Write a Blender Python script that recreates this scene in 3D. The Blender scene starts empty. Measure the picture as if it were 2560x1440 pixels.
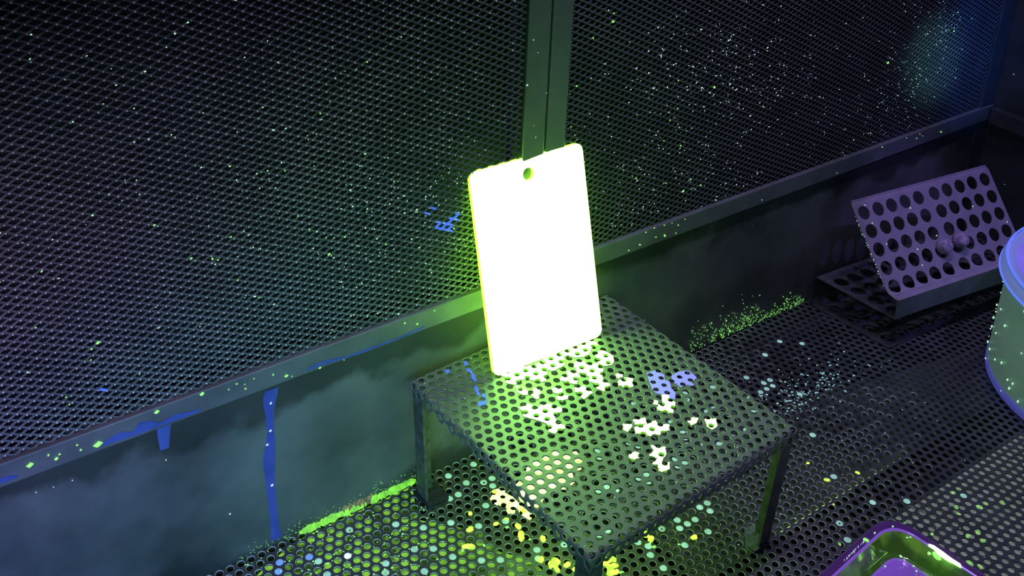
import bpy, math, random
import numpy as np
from mathutils import Matrix, Vector, noise
random.seed(7); RNG = np.random.default_rng(7)
D = bpy.data; SC = bpy.context.scene; COL = SC.collection

# ---------------------------------------------------------------- camera
CAMZ = 0.7541637684
R = np.array([[0.828916152558396, -0.5586063104066818, 0.029274596523600732],
              [-0.19565771332065618, -0.338570140066842, -0.9203740106463518],
              [0.5240382345267545, 0.7571850832055216, -0.38994189121602396]])
FPX, CX, CY = 2647.675, 1217.65, 192.15
cam = D.cameras.new('camera'); co = D.objects.new('camera', cam); COL.objects.link(co)
cam.sensor_fit = 'HORIZONTAL'; cam.sensor_width = 36.0
cam.lens = FPX / 2560 * 36.0
cam.shift_x = (1280 - CX) / 2560; cam.shift_y = -(720 - CY) / 2560
cam.clip_start = 0.01; cam.clip_end = 50
M = Matrix.Identity(4)
for i in range(3):
    M[i][0] = R[0][i]; M[i][1] = -R[1][i]; M[i][2] = -R[2][i]
M[2][3] = CAMZ
co.matrix_world = M
SC.camera = co
# ---------------------------------------------------------------- world, lamps, exposure
w = D.worlds.new('world'); SC.world = w; w.use_nodes = True
w.node_tree.nodes['Background'].inputs[0].default_value = (0.25, 0.35, 0.6, 1)
w.node_tree.nodes['Background'].inputs[1].default_value = 0.012
SC.view_settings.view_transform = 'Standard'; SC.view_settings.look = 'None'
SC.view_settings.exposure = 0.0; SC.view_settings.gamma = 1.0
SC.view_settings.use_curve_mapping = False

def area(name, loc, target, size, size_y, color, power, spread=180):
    l = D.lights.new(name, 'AREA'); l.shape = 'RECTANGLE'; l.size = size; l.size_y = size_y
    l.color = color; l.energy = power; l.spread = math.radians(spread)
    o = D.objects.new(name, l); COL.objects.link(o); o.location = loc
    o.rotation_euler = (Vector(target) - Vector(loc)).to_track_quat('-Z', 'Y').to_euler()
    return o
def spot(name, loc, target, angle, blend, color, power, radius=0.02):
    l = D.lights.new(name, 'SPOT'); l.spot_size = math.radians(angle); l.spot_blend = blend
    l.color = color; l.energy = power; l.shadow_soft_size = radius
    o = D.objects.new(name, l); COL.objects.link(o); o.location = loc
    o.rotation_euler = (Vector(target) - Vector(loc)).to_track_quat('-Z', 'Y').to_euler()
    return o
# unseen black lights, then coloured fill and glint spots added for the tints
area('unseen_blacklight_area', (0.72, 0.50, 1.25), (0.72, 0.46, 0.0), 0.60, 0.03, (0.62, 0.52, 1.0), 1.25, 90)
spot('unseen_blacklight_spot', (-0.25, -0.10, 0.65), (0.20, 0.684, 0.20), 42, 1.0, (0.60, 0.68, 1.0), 7.5, 0.03)
spot('green_fill', (0.42, 0.02, 0.45), (0.48, 0.68, 0.25), 54, 1.0, (0.24, 1.0, 0.24), 2.2, 0.05)  # added green fill for post and mesh, no reflector there
spot('olive_fill', (0.30, 0.22, 0.34), (0.43, 0.677, 0.07), 46, 1.0, (0.42, 1.0, 0.10), 1.0, 0.04)  # added yellow-green fill on the kick sheet, no reflector there
spot('teal_fill', (0.14, 0.15, 0.26), (0.31, 0.677, 0.04), 66, 1.0, (0.14, 0.66, 0.76), 3.2, 0.04)  # added teal fill on the kick sheet
spot('blue_fill', (-0.10, 0.20, 0.16), (0.10, 0.677, 0.03), 80, 1.0, (0.08, 0.36, 1.0), 4.2, 0.04)  # added blue fill, left end of the kick sheet
spot('violet_fill', (-0.30, 0.20, 0.50), (0.03, 0.684, 0.25), 40, 1.0, (0.80, 0.28, 1.0), 3.6, 0.04)  # added violet fill on the left mesh
spot('violet_rack_fill', (0.98, 0.25, 0.85), (1.09, 0.60, 0.09), 20, 0.5, (0.33, 0.22, 1.0), 5.6, 0.006)  # added spot that tints the rack panel violet
spot('blue_fill_right', (0.95, 0.10, 0.75), (1.215, 0.684, 0.285), 15, 1.0, (0.03, 0.20, 1.0), 13.0, 0.02)  # added blue glow on the right mesh and its backing
spot('teal_glint', (0.80, 0.05, 0.70), (1.135, 0.684, 0.285), 9, 1.0, (0.30, 0.85, 0.85), 11.0, 0.01)  # added spot drawing a reflected streak on the mesh
spot('teal_floor_glint', (0.55, -0.2, 0.80), (0.905, 0.535, 0.0), 8, 1.0, (0.35, 0.85, 0.85), 5.0, 0.01)  # added spot drawing the reflected streak on the grating

# ---------------------------------------------------------------- rays: a pixel of the photograph to a point on a real plane
def ray(x, y): return R.T @ np.array([(x - CX) / FPX, (y - CY) / FPX, 1.0])
O0 = np.array([0, 0, CAMZ])
def atz(x, y, z=0.0):
    r = ray(x, y); return O0 + r * ((z - CAMZ) / r[2])
def aty(x, y, Y):
    r = ray(x, y); return O0 + r * (Y / r[1])
def atplane(x, y, p, n):
    r = ray(x, y); return O0 + r * (((p - O0) @ n) / (r @ n))
def px(P):
    q = (np.atleast_2d(P) - O0) @ R.T
    return np.c_[FPX * q[:, 0] / q[:, 2] + CX, FPX * q[:, 1] / q[:, 2] + CY]

# ---------------------------------------------------------------- helpers
def mat(name, color, rough=0.5, metal=0.0, noise_amt=0.0, nscale=40, bump=0.0, bscale=400, color2=None, spec=0.5,
        emis=None, estr=0.0, enoise=None, coat=0.0, lo=0.35, hi=0.65):
    m = D.materials.new(name); m.use_nodes = True; nt = m.node_tree; b = nt.nodes['Principled BSDF']
    b.inputs['Base Color'].default_value = (*color, 1); b.inputs['Roughness'].default_value = rough
    b.inputs['Metallic'].default_value = metal; b.inputs['Specular IOR Level'].default_value = spec
    b.inputs['Coat Weight'].default_value = coat
    geo = nt.nodes.new('ShaderNodeNewGeometry')
    def nz(sc, det=4):
        n = nt.nodes.new('ShaderNodeTexNoise'); n.inputs['Scale'].default_value = sc; n.inputs['Detail'].default_value = det
        nt.links.new(geo.outputs['Position'], n.inputs['Vector']); return n
    if noise_amt > 0 or color2:
        n = nz(nscale); r = nt.nodes.new('ShaderNodeValToRGB')
        c2 = color2 or tuple(c * (1 - noise_amt) for c in color)
        r.color_ramp.elements[0].color = (*c2, 1); r.color_ramp.elements[0].position = lo
        r.color_ramp.elements[1].color = (*color, 1); r.color_ramp.elements[1].position = hi
        nt.links.new(n.outputs['Fac'], r.inputs['Fac']); nt.links.new(r.outputs['Color'], b.inputs['Base Color'])
    if bump > 0:
        n = nz(bscale, 3); bp = nt.nodes.new('ShaderNodeBump'); bp.inputs['Strength'].default_value = bump
        bp.inputs['Distance'].default_value = 0.001
        nt.links.new(n.outputs['Fac'], bp.inputs['Height']); nt.links.new(bp.outputs['Normal'], b.inputs['Normal'])
    if emis:
        b.inputs['Emission Color'].default_value = (*emis, 1); b.inputs['Emission Strength'].default_value = estr
        if enoise:
            n = nz(enoise[0], 3); r = nt.nodes.new('ShaderNodeMapRange')
            r.inputs['From Min'].default_value = enoise[1]; r.inputs['From Max'].default_value = enoise[2]
            r.inputs['To Min'].default_value = estr * enoise[3]; r.inputs['To Max'].default_value = estr
            nt.links.new(n.outputs['Fac'], r.inputs['Value']); nt.links.new(r.outputs['Result'], b.inputs['Emission Strength'])
    return m

MT = dict(
    mesh=mat('galvanised_mesh_paint', (0.17, 0.18, 0.195), 0.45, 0.2, 0.3, 25),
    knuckle=mat('pale_glint_knuckle', (0.85, 0.85, 0.85), 0.35, 0.2),  # light glints at the crossings put into a paler colour
    backing=mat('dark_filter_cloth', (0.035, 0.045, 0.05), 0.9, 0, 0.5, 30),
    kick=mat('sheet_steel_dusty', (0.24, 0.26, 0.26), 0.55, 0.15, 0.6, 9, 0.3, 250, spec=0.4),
    trim=mat('folded_steel_trim', (0.26, 0.28, 0.30), 0.45, 0.3, 0.25, 35, 0.2, 300),
    post=mat('folded_steel_post', (0.24, 0.27, 0.28), 0.40, 0.3, 0.2, 20, 0.15, 300),
    dark=mat('dark_steel', (0.10, 0.11, 0.13), 0.55, 0.3, 0.4, 20, 0.2, 300),
    floor=mat('perforated_steel_floor', (0.125, 0.125, 0.145), 0.40, 0.3, 0.35, 28, 0.25, 500),
    rim=mat('pale_hole_rim', (0.75, 0.76, 0.74), 0.4, 0.1),  # paler than the floor sheet
    tablerim=mat('table_hole_rim', (0.40, 0.41, 0.42), 0.4, 0.15),
    table=mat('perforated_steel_table', (0.24, 0.25, 0.26), 0.42, 0.2, 0.2, 60, 0.2, 500),
    tside=mat('punched_hole_wall', (0.13, 0.14, 0.16), 0.5, 0.4),
    leg=mat('angle_iron_leg', (0.18, 0.20, 0.20), 0.5, 0.3, 0.5, 120, 0.3, 400),
    foot=mat('dusty_foot_pad', (0.035, 0.035, 0.06), 0.5, 0, 0.4, 300),
    foot2=mat('pale_dusty_foot_pad', (0.20, 0.24, 0.26), 0.5, 0, 0.5, 200),
    void=mat('dark_tray_below', (0.012, 0.014, 0.016), 0.9),
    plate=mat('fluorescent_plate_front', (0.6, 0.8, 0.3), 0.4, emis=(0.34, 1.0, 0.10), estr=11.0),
    plate_back=mat('fluorescent_plate_side', (0.5, 0.7, 0.2), 0.4, emis=(0.33, 1.0, 0.04), estr=3.0),  # edges glow; glow of the back added to light the mesh behind
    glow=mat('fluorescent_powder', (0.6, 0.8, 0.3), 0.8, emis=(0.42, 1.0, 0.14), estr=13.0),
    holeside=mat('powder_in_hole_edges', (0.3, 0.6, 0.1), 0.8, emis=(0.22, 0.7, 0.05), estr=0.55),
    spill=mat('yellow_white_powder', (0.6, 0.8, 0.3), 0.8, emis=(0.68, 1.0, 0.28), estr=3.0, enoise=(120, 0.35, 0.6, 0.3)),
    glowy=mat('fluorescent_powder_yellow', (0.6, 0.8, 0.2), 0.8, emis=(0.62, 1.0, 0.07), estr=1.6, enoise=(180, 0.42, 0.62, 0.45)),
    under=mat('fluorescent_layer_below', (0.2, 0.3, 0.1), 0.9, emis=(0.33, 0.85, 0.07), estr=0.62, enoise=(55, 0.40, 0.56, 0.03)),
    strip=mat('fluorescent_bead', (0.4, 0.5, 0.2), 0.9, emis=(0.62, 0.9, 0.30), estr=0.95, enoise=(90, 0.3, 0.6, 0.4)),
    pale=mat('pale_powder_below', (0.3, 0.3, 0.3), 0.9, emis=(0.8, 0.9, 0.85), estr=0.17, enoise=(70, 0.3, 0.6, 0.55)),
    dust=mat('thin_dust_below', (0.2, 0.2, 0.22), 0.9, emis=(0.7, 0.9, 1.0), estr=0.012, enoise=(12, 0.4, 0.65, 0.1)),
    plug=mat('mint_powder_plug', (0.4, 0.6, 0.55), 0.8, emis=(0.38, 0.80, 0.66), estr=0.62, enoise=(45, 0.3, 0.6, 0.45)),
    plugb=mat('blue_powder_plug', (0.2, 0.3, 0.6), 0.8, emis=(0.12, 0.30, 0.95), estr=0.75),
    plugw=mat('white_powder_plug', (0.8, 0.8, 0.8), 0.8, emis=(0.75, 1.0, 0.9), estr=1.0),
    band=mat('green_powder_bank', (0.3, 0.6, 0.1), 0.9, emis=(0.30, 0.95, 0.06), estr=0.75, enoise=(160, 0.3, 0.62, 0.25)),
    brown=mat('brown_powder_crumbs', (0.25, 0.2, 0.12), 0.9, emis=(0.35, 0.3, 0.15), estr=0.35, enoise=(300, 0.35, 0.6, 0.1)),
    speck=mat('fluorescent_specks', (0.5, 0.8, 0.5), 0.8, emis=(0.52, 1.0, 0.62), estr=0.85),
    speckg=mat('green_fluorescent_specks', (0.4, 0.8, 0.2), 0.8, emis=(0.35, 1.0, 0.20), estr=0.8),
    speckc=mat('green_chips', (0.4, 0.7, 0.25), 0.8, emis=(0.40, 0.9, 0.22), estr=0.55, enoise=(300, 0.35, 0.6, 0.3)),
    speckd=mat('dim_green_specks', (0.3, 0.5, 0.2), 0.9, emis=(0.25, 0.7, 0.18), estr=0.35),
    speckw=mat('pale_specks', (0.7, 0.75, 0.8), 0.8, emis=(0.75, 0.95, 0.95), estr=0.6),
    specklew=mat('teal_glint_specks', (0.5, 0.8, 0.75), 0.8, emis=(0.42, 0.85, 0.78), estr=0.35),
    blue=mat('blue_fluorescent_paint', (0.1, 0.15, 0.7), 0.6, emis=(0.07, 0.17, 0.90), estr=0.65),
    bluedim=mat('thin_blue_stain', (0.06, 0.12, 0.45), 0.5, emis=(0.08, 0.15, 0.60), estr=0.14, enoise=(60, 0.35, 0.65, 0.3)),
    bluedrip=mat('blue_drip', (0.05, 0.09, 0.45), 0.35, emis=(0.08, 0.13, 0.55), estr=0.17, enoise=(70, 0.35, 0.65, 0.4)),
    purplep=mat('lilac_powder', (0.3, 0.25, 0.8), 0.7, emis=(0.22, 0.20, 0.85), estr=0.75),
    rack=mat('lilac_coated_sheet', (0.38, 0.33, 0.42), 0.55, 0.0, 0.15, 60, 0.2, 300),
    channel=mat('scratched_dark_channel', (0.13, 0.14, 0.15), 0.5, 0.2, 0.7, 30, 0.3, 300),
    lump=mat('fuzzy_stopper', (0.55, 0.42, 0.6), 0.9, 0, 0.5, 220, 0.8, 600),
    bucket=mat('cloudy_white_plastic', (0.42, 0.52, 0.50), 0.4, 0, 0.25, 12, 0.15, 200, emis=(0.25, 0.45, 0.40), estr=0.15),  # outside light on the bucket parts put in as tinted emission
    bucketrim=mat('blue_lit_plastic_edge', (0.3, 0.35, 0.7), 0.3, emis=(0.10, 0.20, 1.0), estr=0.70),
    bucketlid=mat('violet_lit_lid', (0.45, 0.4, 0.8), 0.35, emis=(0.16, 0.12, 0.75), estr=0.50, enoise=(9, 0.35, 0.6, 0.6)),
    bucketband=mat('blue_lit_lid_flange', (0.4, 0.45, 0.7), 0.35, emis=(0.12, 0.17, 0.60), estr=0.45),
    bucketbase=mat('violet_lit_bucket_foot', (0.2, 0.2, 0.6), 0.4, emis=(0.10, 0.09, 0.55), estr=0.34),
    tray=mat('glossy_violet_plastic', (0.07, 0.025, 0.12), 0.15, 0, coat=0.6, emis=(0.16, 0.05, 0.42), estr=0.16),
    traylip=mat('violet_plastic_lip', (0.2, 0.1, 0.35), 0.2, coat=0.6, emis=(0.28, 0.12, 0.80), estr=0.5),
    traygreen=mat('green_wall_reflections', (0.05, 0.12, 0.03), 0.10, 0, coat=0.8, emis=(0.22, 0.50, 0.06), estr=0.30, enoise=(45, 0.45, 0.66, 0.22)),  # bright reflections put in as patchy green emission
    trayin=mat('violet_tray_inset', (0.16, 0.07, 0.3), 0.12, 0, coat=0.8, emis=(0.28, 0.10, 0.85), estr=0.45, enoise=(14, 0.4, 0.6, 0.5)),
)
# kick sheet darkening: below the ledge part grime, part painted-in shadow; darker near the floor
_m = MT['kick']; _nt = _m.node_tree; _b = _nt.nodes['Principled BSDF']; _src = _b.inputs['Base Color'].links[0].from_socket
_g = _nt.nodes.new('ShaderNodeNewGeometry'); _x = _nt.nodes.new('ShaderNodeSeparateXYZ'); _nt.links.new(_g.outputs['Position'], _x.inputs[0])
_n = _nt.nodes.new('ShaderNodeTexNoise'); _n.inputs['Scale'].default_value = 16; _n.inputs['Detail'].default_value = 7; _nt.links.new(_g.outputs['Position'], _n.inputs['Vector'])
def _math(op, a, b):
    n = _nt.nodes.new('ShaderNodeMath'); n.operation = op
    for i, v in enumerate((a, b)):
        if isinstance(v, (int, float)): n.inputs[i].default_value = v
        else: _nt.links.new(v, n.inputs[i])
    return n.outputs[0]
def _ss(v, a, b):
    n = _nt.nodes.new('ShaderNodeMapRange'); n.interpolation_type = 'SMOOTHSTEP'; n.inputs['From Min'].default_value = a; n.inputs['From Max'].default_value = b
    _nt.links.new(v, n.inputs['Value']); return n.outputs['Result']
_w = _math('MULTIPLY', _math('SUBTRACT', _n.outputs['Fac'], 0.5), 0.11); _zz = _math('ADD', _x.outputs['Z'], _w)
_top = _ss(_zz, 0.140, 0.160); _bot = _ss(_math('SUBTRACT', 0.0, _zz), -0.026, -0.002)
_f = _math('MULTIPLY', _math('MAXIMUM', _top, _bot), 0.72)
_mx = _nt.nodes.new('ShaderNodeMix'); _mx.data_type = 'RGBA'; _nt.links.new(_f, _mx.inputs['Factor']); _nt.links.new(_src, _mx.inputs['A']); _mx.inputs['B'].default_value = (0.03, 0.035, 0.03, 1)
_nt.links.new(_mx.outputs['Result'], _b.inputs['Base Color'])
def build(name, V, F, m, parent=None, mi=None, smooth=False):
    me = D.meshes.new(name)
    V = np.asarray(V, float)
    me.from_pydata(V.tolist(), [], F if isinstance(F, list) else F.tolist())
    for x in (m if isinstance(m, (list, tuple)) else [m]): me.materials.append(MT[x])
    if mi is not None: me.polygons.foreach_set('material_index', np.asarray(mi, np.int32))
    if smooth: me.polygons.foreach_set('use_smooth', np.ones(len(me.polygons), bool))
    me.update()
    o = D.objects.new(name, me); COL.objects.link(o)
    if parent is not None:
        o.parent = parent; o.matrix_parent_inverse = Matrix.Translation(parent.location).inverted()
    return o
def thing(name, label, cat, loc=(0, 0, 0), group=None):
    o = D.objects.new(name, None); COL.objects.link(o); o.location = loc; o.empty_display_size = 0.02
    o['label'] = label; o['category'] = cat
    if group: o['group'] = group
    return o
def tag(o, label, cat, group=None):
    o['label'] = label; o['category'] = cat
    if group: o['group'] = group
    return o
def structure(o, label, cat='wall'):
    o['kind'] = 'structure'; o['label'] = label; o['category'] = cat; return o
def box(x0, x1, y0, y1, z0, z1):
    V = [(x, y, z) for z in (z0, z1) for y in (y0, y1) for x in (x0, x1)]
    F = [[0, 2, 3, 1], [4, 5, 7, 6], [0, 1, 5, 4], [2, 6, 7, 3], [0, 4, 6, 2], [1, 3, 7, 5]]
    return V, F
def bevel(o, wdt, seg=2):
    b = o.modifiers.new('bevel', 'BEVEL'); b.width = wdt; b.segments = seg; b.limit_method = 'ANGLE'; return o
def inpoly(P, poly):
    P = np.atleast_2d(P); poly = np.asarray(poly, float); x, y = P[:, 0], P[:, 1]; c = np.zeros(len(P), bool)
    n = len(poly)
    for i in range(n):
        x0, y0 = poly[i]; x1, y1 = poly[i - 1]
        k = ((y0 > y) != (y1 > y)) & (x < (x1 - x0) * (y - y0) / (y1 - y0 + 1e-12) + x0)
        c ^= k
    return c

# ---------------------------------------------------------------- perforated sheet generator
def hexring(pitch, ang, ns):
    c = [np.array([math.cos(ang + math.radians(30 + 60 * k)), math.sin(ang + math.radians(30 + 60 * k))]) * pitch / math.sqrt(3) for k in range(6)]
    m = ns // 6; pts = []
    for k in range(6):
        for j in range(m): pts.append(c[k] * (1 - j / m) + c[(k + 1) % 6] * j / m)
    return np.array(pts)
def perf(centers, pitch, rad, ang, ns, mapfn, thick, cham=0.0004, scale=None):
    """centers (n,2) -> V,F,mi ; mapfn(uv (m,2)) -> (points, normals)"""
    hx = hexring(pitch, ang, ns)
    if scale is not None: hx = hx * np.array(scale)
    th = np.arctan2(hx[:, 1], hx[:, 0]); circ = np.c_[np.cos(th), np.sin(th)]
    rings = [(hx, 0.0), (circ * (rad + cham), 0.0), (circ * rad, cham), (circ * rad, thick)]
    n = len(centers); V = np.zeros((n, 4, ns, 3))
    for k, (rg, dz) in enumerate(rings):
        uv = (centers[:, None, :] + rg[None]).reshape(-1, 2)
        P, N = mapfn(uv); V[:, k] = (P - N * dz).reshape(n, ns, 3)
    base = np.arange(n)[:, None] * (4 * ns); s = np.arange(ns); s2 = (s + 1) % ns
    F = []; mi = []
    for k in range(3):
        q = np.stack([k * ns + s, k * ns + s2, (k + 1) * ns + s2, (k + 1) * ns + s], 1)
        F.append((base[:, :, None] + q[None]).reshape(-1, 4)); mi.append(np.full(n * ns, k))
    return V.reshape(-1, 3), np.concatenate(F), np.concatenate(mi)
def flat(z):
    def f(uv): return np.c_[uv, np.full(len(uv), z)], np.tile([0, 0, 1.0], (len(uv), 1))
    return f

# ================================================================ SETTING
YW = 0.677                                       # plane of the back wall's lower sheet
XR = 1.285                                       # right wall
# kick sheet
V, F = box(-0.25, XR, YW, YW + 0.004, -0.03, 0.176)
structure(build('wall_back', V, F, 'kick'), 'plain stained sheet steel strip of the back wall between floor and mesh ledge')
# ledge
V, F = box(-0.25, XR, YW - 0.003, YW + 0.012, 0.173, 0.1935)
structure(bevel(build('trim_1', V, F, 'trim'), 0.001), 'long grey steel ledge running under the mesh panels', 'trim')
# post : two folded strips with a groove
for nm, x0, x1, lab in (('trim_2', 0.5095, 0.5335, 'left half of the folded steel post behind the glowing plate'),
                        ('trim_3', 0.5355, 0.5575, 'right half of the folded steel post behind the glowing plate')):
    V, F = box(x0, x1, YW - 0.001, YW + 0.016, 0.193, 0.66)
    structure(bevel(build(nm, V, F, 'post'), 0.0012), lab, 'trim')
V, F = box(0.533, 0.536, YW + 0.004, YW + 0.015, 0.193, 0.66)
structure(build('trim_4', V, F, 'dark'), 'dark recessed groove down the middle of the steel post', 'trim')
V, F = box(1.2555, XR, YW - 0.001, YW + 0.03, -0.02, 0.66)
structure(bevel(build('trim_5', V, F, 'dark'), 0.002), 'dark steel corner strip at the right end of the mesh', 'trim')
# right wall and its ledge
V, F = box(XR, XR + 0.004, -0.3, YW + 0.05, -0.03, 0.7)
structure(build('wall_right', V, F, 'dark'), 'dark speckled side wall at the right edge')
V, F = box(XR - 0.012, XR, -0.3, YW - 0.006, 0.17, 0.192)
structure(bevel(build('trim_6', V, F, 'dark'), 0.001), 'dark ledge along the right side wall', 'trim')

# ---------------------------------------------------------------- floor
FP, FR = 0.00965, 0.0084                       # hole pitch along the wall, row distance
ox, oy = atz(1980 + 640 / 6, 1100 + 830 / 6)[:2]
rows = np.arange(-42, 30); cen = []; 
for j in rows:
    y = oy + j * FR
    if y > YW + 0.004: continue
    for i in range(-90, 70):
        x = ox + (i + 0.5 * (j % 2)) * FP
        if -0.10 < x < XR + 0.01: cen.append((x, y))
cen = np.array(cen)
pc = px(np.c_[cen, np.zeros(len(cen))])
near = (pc[:, 1] > 1000) & (pc[:, 0] < 2300)
sc = (1.0, FR / (FP * math.sqrt(3) / 2))
Vs, Fs, Ms, off = [], [], [], 0
def ramp(v, a, b): return np.clip((v - a) / (b - a), 0, 1)
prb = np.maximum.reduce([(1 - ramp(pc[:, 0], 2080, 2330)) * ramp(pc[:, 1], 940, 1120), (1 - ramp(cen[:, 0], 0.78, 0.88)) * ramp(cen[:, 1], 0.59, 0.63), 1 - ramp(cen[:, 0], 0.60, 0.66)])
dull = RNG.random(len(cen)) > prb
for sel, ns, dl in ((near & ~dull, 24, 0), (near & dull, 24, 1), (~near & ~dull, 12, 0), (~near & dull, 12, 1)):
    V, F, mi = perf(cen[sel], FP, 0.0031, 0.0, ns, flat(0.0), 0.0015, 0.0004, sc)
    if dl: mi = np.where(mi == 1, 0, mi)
    Vs.append(V); Fs.append(F + off); Ms.append(mi); off += len(V)
floor = build('floor', np.concatenate(Vs), np.concatenate(Fs), ['floor', 'rim', 'tside'], mi=np.concatenate(Ms))
structure(floor, 'perforated steel grating floor with rows of round holes', 'floor')
def nearest_hole(p):
    d = ((cen - np.asarray(p)[:2]) ** 2).sum(1); return cen[d.argmin()]
# below the grating
V, F = box(-0.15, XR, -0.35, YW + 0.004, -0.062, -0.058)
structure(build('floor_under', V, F, 'void'), 'dark pan under the grating floor', 'floor')
def layer(name, pts, z, m, parent, lab=None, world=False, t=0.001):
    P = [(*(p if world else atz(*p, z)[:2]), z) for p in pts]; n = len(P)
    V = P + [(x, y, z - t) for x, y, _ in P]
    F = [list(range(n)), list(range(2 * n - 1, n - 1, -1))] + [[i, i + n, (i + 1) % n + n, (i + 1) % n] for i in range(n)]
    o = build(name, V, F, m, parent)
    if lab: o['label'] = lab
    return o
layer('powder_layer', [(715, 1372), (765, 1340), (1030, 1215), (1045, 1300), (1120, 1312), (1200, 1330), (1250, 1380), (1330, 1400), (1400, 1470), (1400, 1560), (500, 1560), (640, 1440)], -0.005, 'under', floor,
      'green glowing powder layer seen through the holes')
layer('powder_layer', [(0.74, 0.399), (1.22, 0.399), (1.22, 0.05), (0.60, 0.05), (0.60, 0.30)], -0.004, 'pale', floor, 'pale grey powder layer under the grating', True)
layer('powder_layer', [(0.55, 0.560), (0.83, 0.560), (0.97, 0.53), (1.10, 0.505), (1.10, 0.45), (0.90, 0.447), (0.55, 0.447)], -0.006, 'dust', floor, 'thin grey dust below the grating', True)
layer('powder_bead', [(0.650, oy - 0.0005), (0.760, oy - 0.0005), (0.835, oy - 0.001), (0.835, oy - 0.0025), (0.760, oy - 0.0036), (0.650, oy - 0.0038)], -0.0035, 'strip', floor, 'yellow green glowing line below one row of holes', True)

# coloured plugs filling single holes
def disc(name, c, z, r, m, parent, n=12, ringhole=0.0):
    a = np.linspace(0, 2 * math.pi, n, endpoint=False); wob = 1 + 0.06 * np.sin(3 * a + c[0] * 900)
    ro = np.c_[c[0] + r * wob * np.cos(a), c[1] + r * wob * np.sin(a)]
    if ringhole:
        ri = np.c_[c[0] + ringhole * np.cos(a) + 0.0003, c[1] + ringhole * np.sin(a)]
        V = [(*p, z) for p in ro] + [(*p, z - 0.0002) for p in ri] + [(*p, z - 0.001) for p in ro]
        F = [[i, (i + 1) % n, n + (i + 1) % n, n + i] for i in range(n)] + [[i, 2 * n + i, 2 * n + (i + 1) % n, (i + 1) % n] for i in range(n)]
    else:
        V = [(*p, z) for p in ro] + [(*p, z - 0.001) for p in ro] + [(c[0], c[1], z + 0.0003)]
        F = [[i, (i + 1) % n, 2 * n] for i in range(n)] + [[i, n + i, n + (i + 1) % n, (i + 1) % n] for i in range(n)]
    return build(name, V, F, m, parent)
PL = []
def addp(o, s, pts, m='plug'):
    for p in pts: PL.append((o[0] + p[0] / s, o[1] + p[1] / s, m))
addp((960, 1200), 6, [(125, 718), (548, 768), (410, 1100), (697, 1092), (115, 1385), (560, 1425), (990, 1212), (960, 690), (1070, 262), (945, 318), (1195, 70), (1390, 735), (1415, 1255)])
addp((500, 1140), 4, [(1545, 728), (1232, 1050), (2205, 750), (2115, 975), (2305, 968), (2500, 1050), (1825, 1118), (1915, 1165), (1325, 1185), (2478, 700), (2460, 220), (2460, 455)])
addp((500, 1140), 4, [(1140, 1015), (835, 1070), (825, 1168)], 'plugb')
addp((500, 1140), 4, [(1527, 998)], 'plugw')
addp((1140, 1140), 4, [(150, 105), (75, 290), (250, 285), (335, 248), (340, 325), (278, 525), (475, 680), (205, 730), (790, 970), (232, 1080), (422, 1070), (1065, 915), (805, 1060),
     (2510, 480), (2435, 520), (2530, 555), (2310, 690), (2385, 645), (2230, 735), (2205, 650), (2060, 745), (2520, 765), (1812, 880), (1915, 915), (1940, 1003), (2285, 905), (2075, 1135)])
addp((1980, 1100), 6, [(622, 548), (1218, 932), (720, 1253)])
addp((2000, 740), 2.057, [(550, 1055), (250, 1255), (60, 715), (845, 1025)])
addp((1700, 740), 4.8, [(1178, 548), (1450, 577), (1003, 712), (780, 985), (1060, 1010), (990, 1050), (1100, 1085), (1028, 1120), (955, 1155), (1427, 1185)])
addp((1480, 1180), 6, [(90, 305), (215, 225), (690, 118), (565, 190), (855, 175), (815, 45), (245, 905), (110, 990), (610, 855), (385, 285)])
addp((1480, 940), 6, [(70, 1120), (100, 1245), (520, 1025), (685, 1080), (600, 410), (1160, 680), (1360, 845), (1225, 1250), (1390, 1300), (1270, 1370), (1420, 960)])
addp((1700, 900), 6, [(40, 1085), (575, 1255), (480, 410), (485, 710), (375, 770), (1100, 775), (1000, 565), (960, 1045), (85, 490), (120, 600), (655, 1055), (310, 1275)])
seen = set()
for k, (x, y, m) in enumerate(PL):
    c = nearest_hole(atz(x, y)); key = (round(c[0], 4), round(c[1], 4))
    if key in seen: continue
    seen.add(key)
    o = disc('powder_plug', c, -0.0004, 0.0031, m, floor, ringhole=0.0010 if (k % 9 == 4) else 0)

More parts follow.
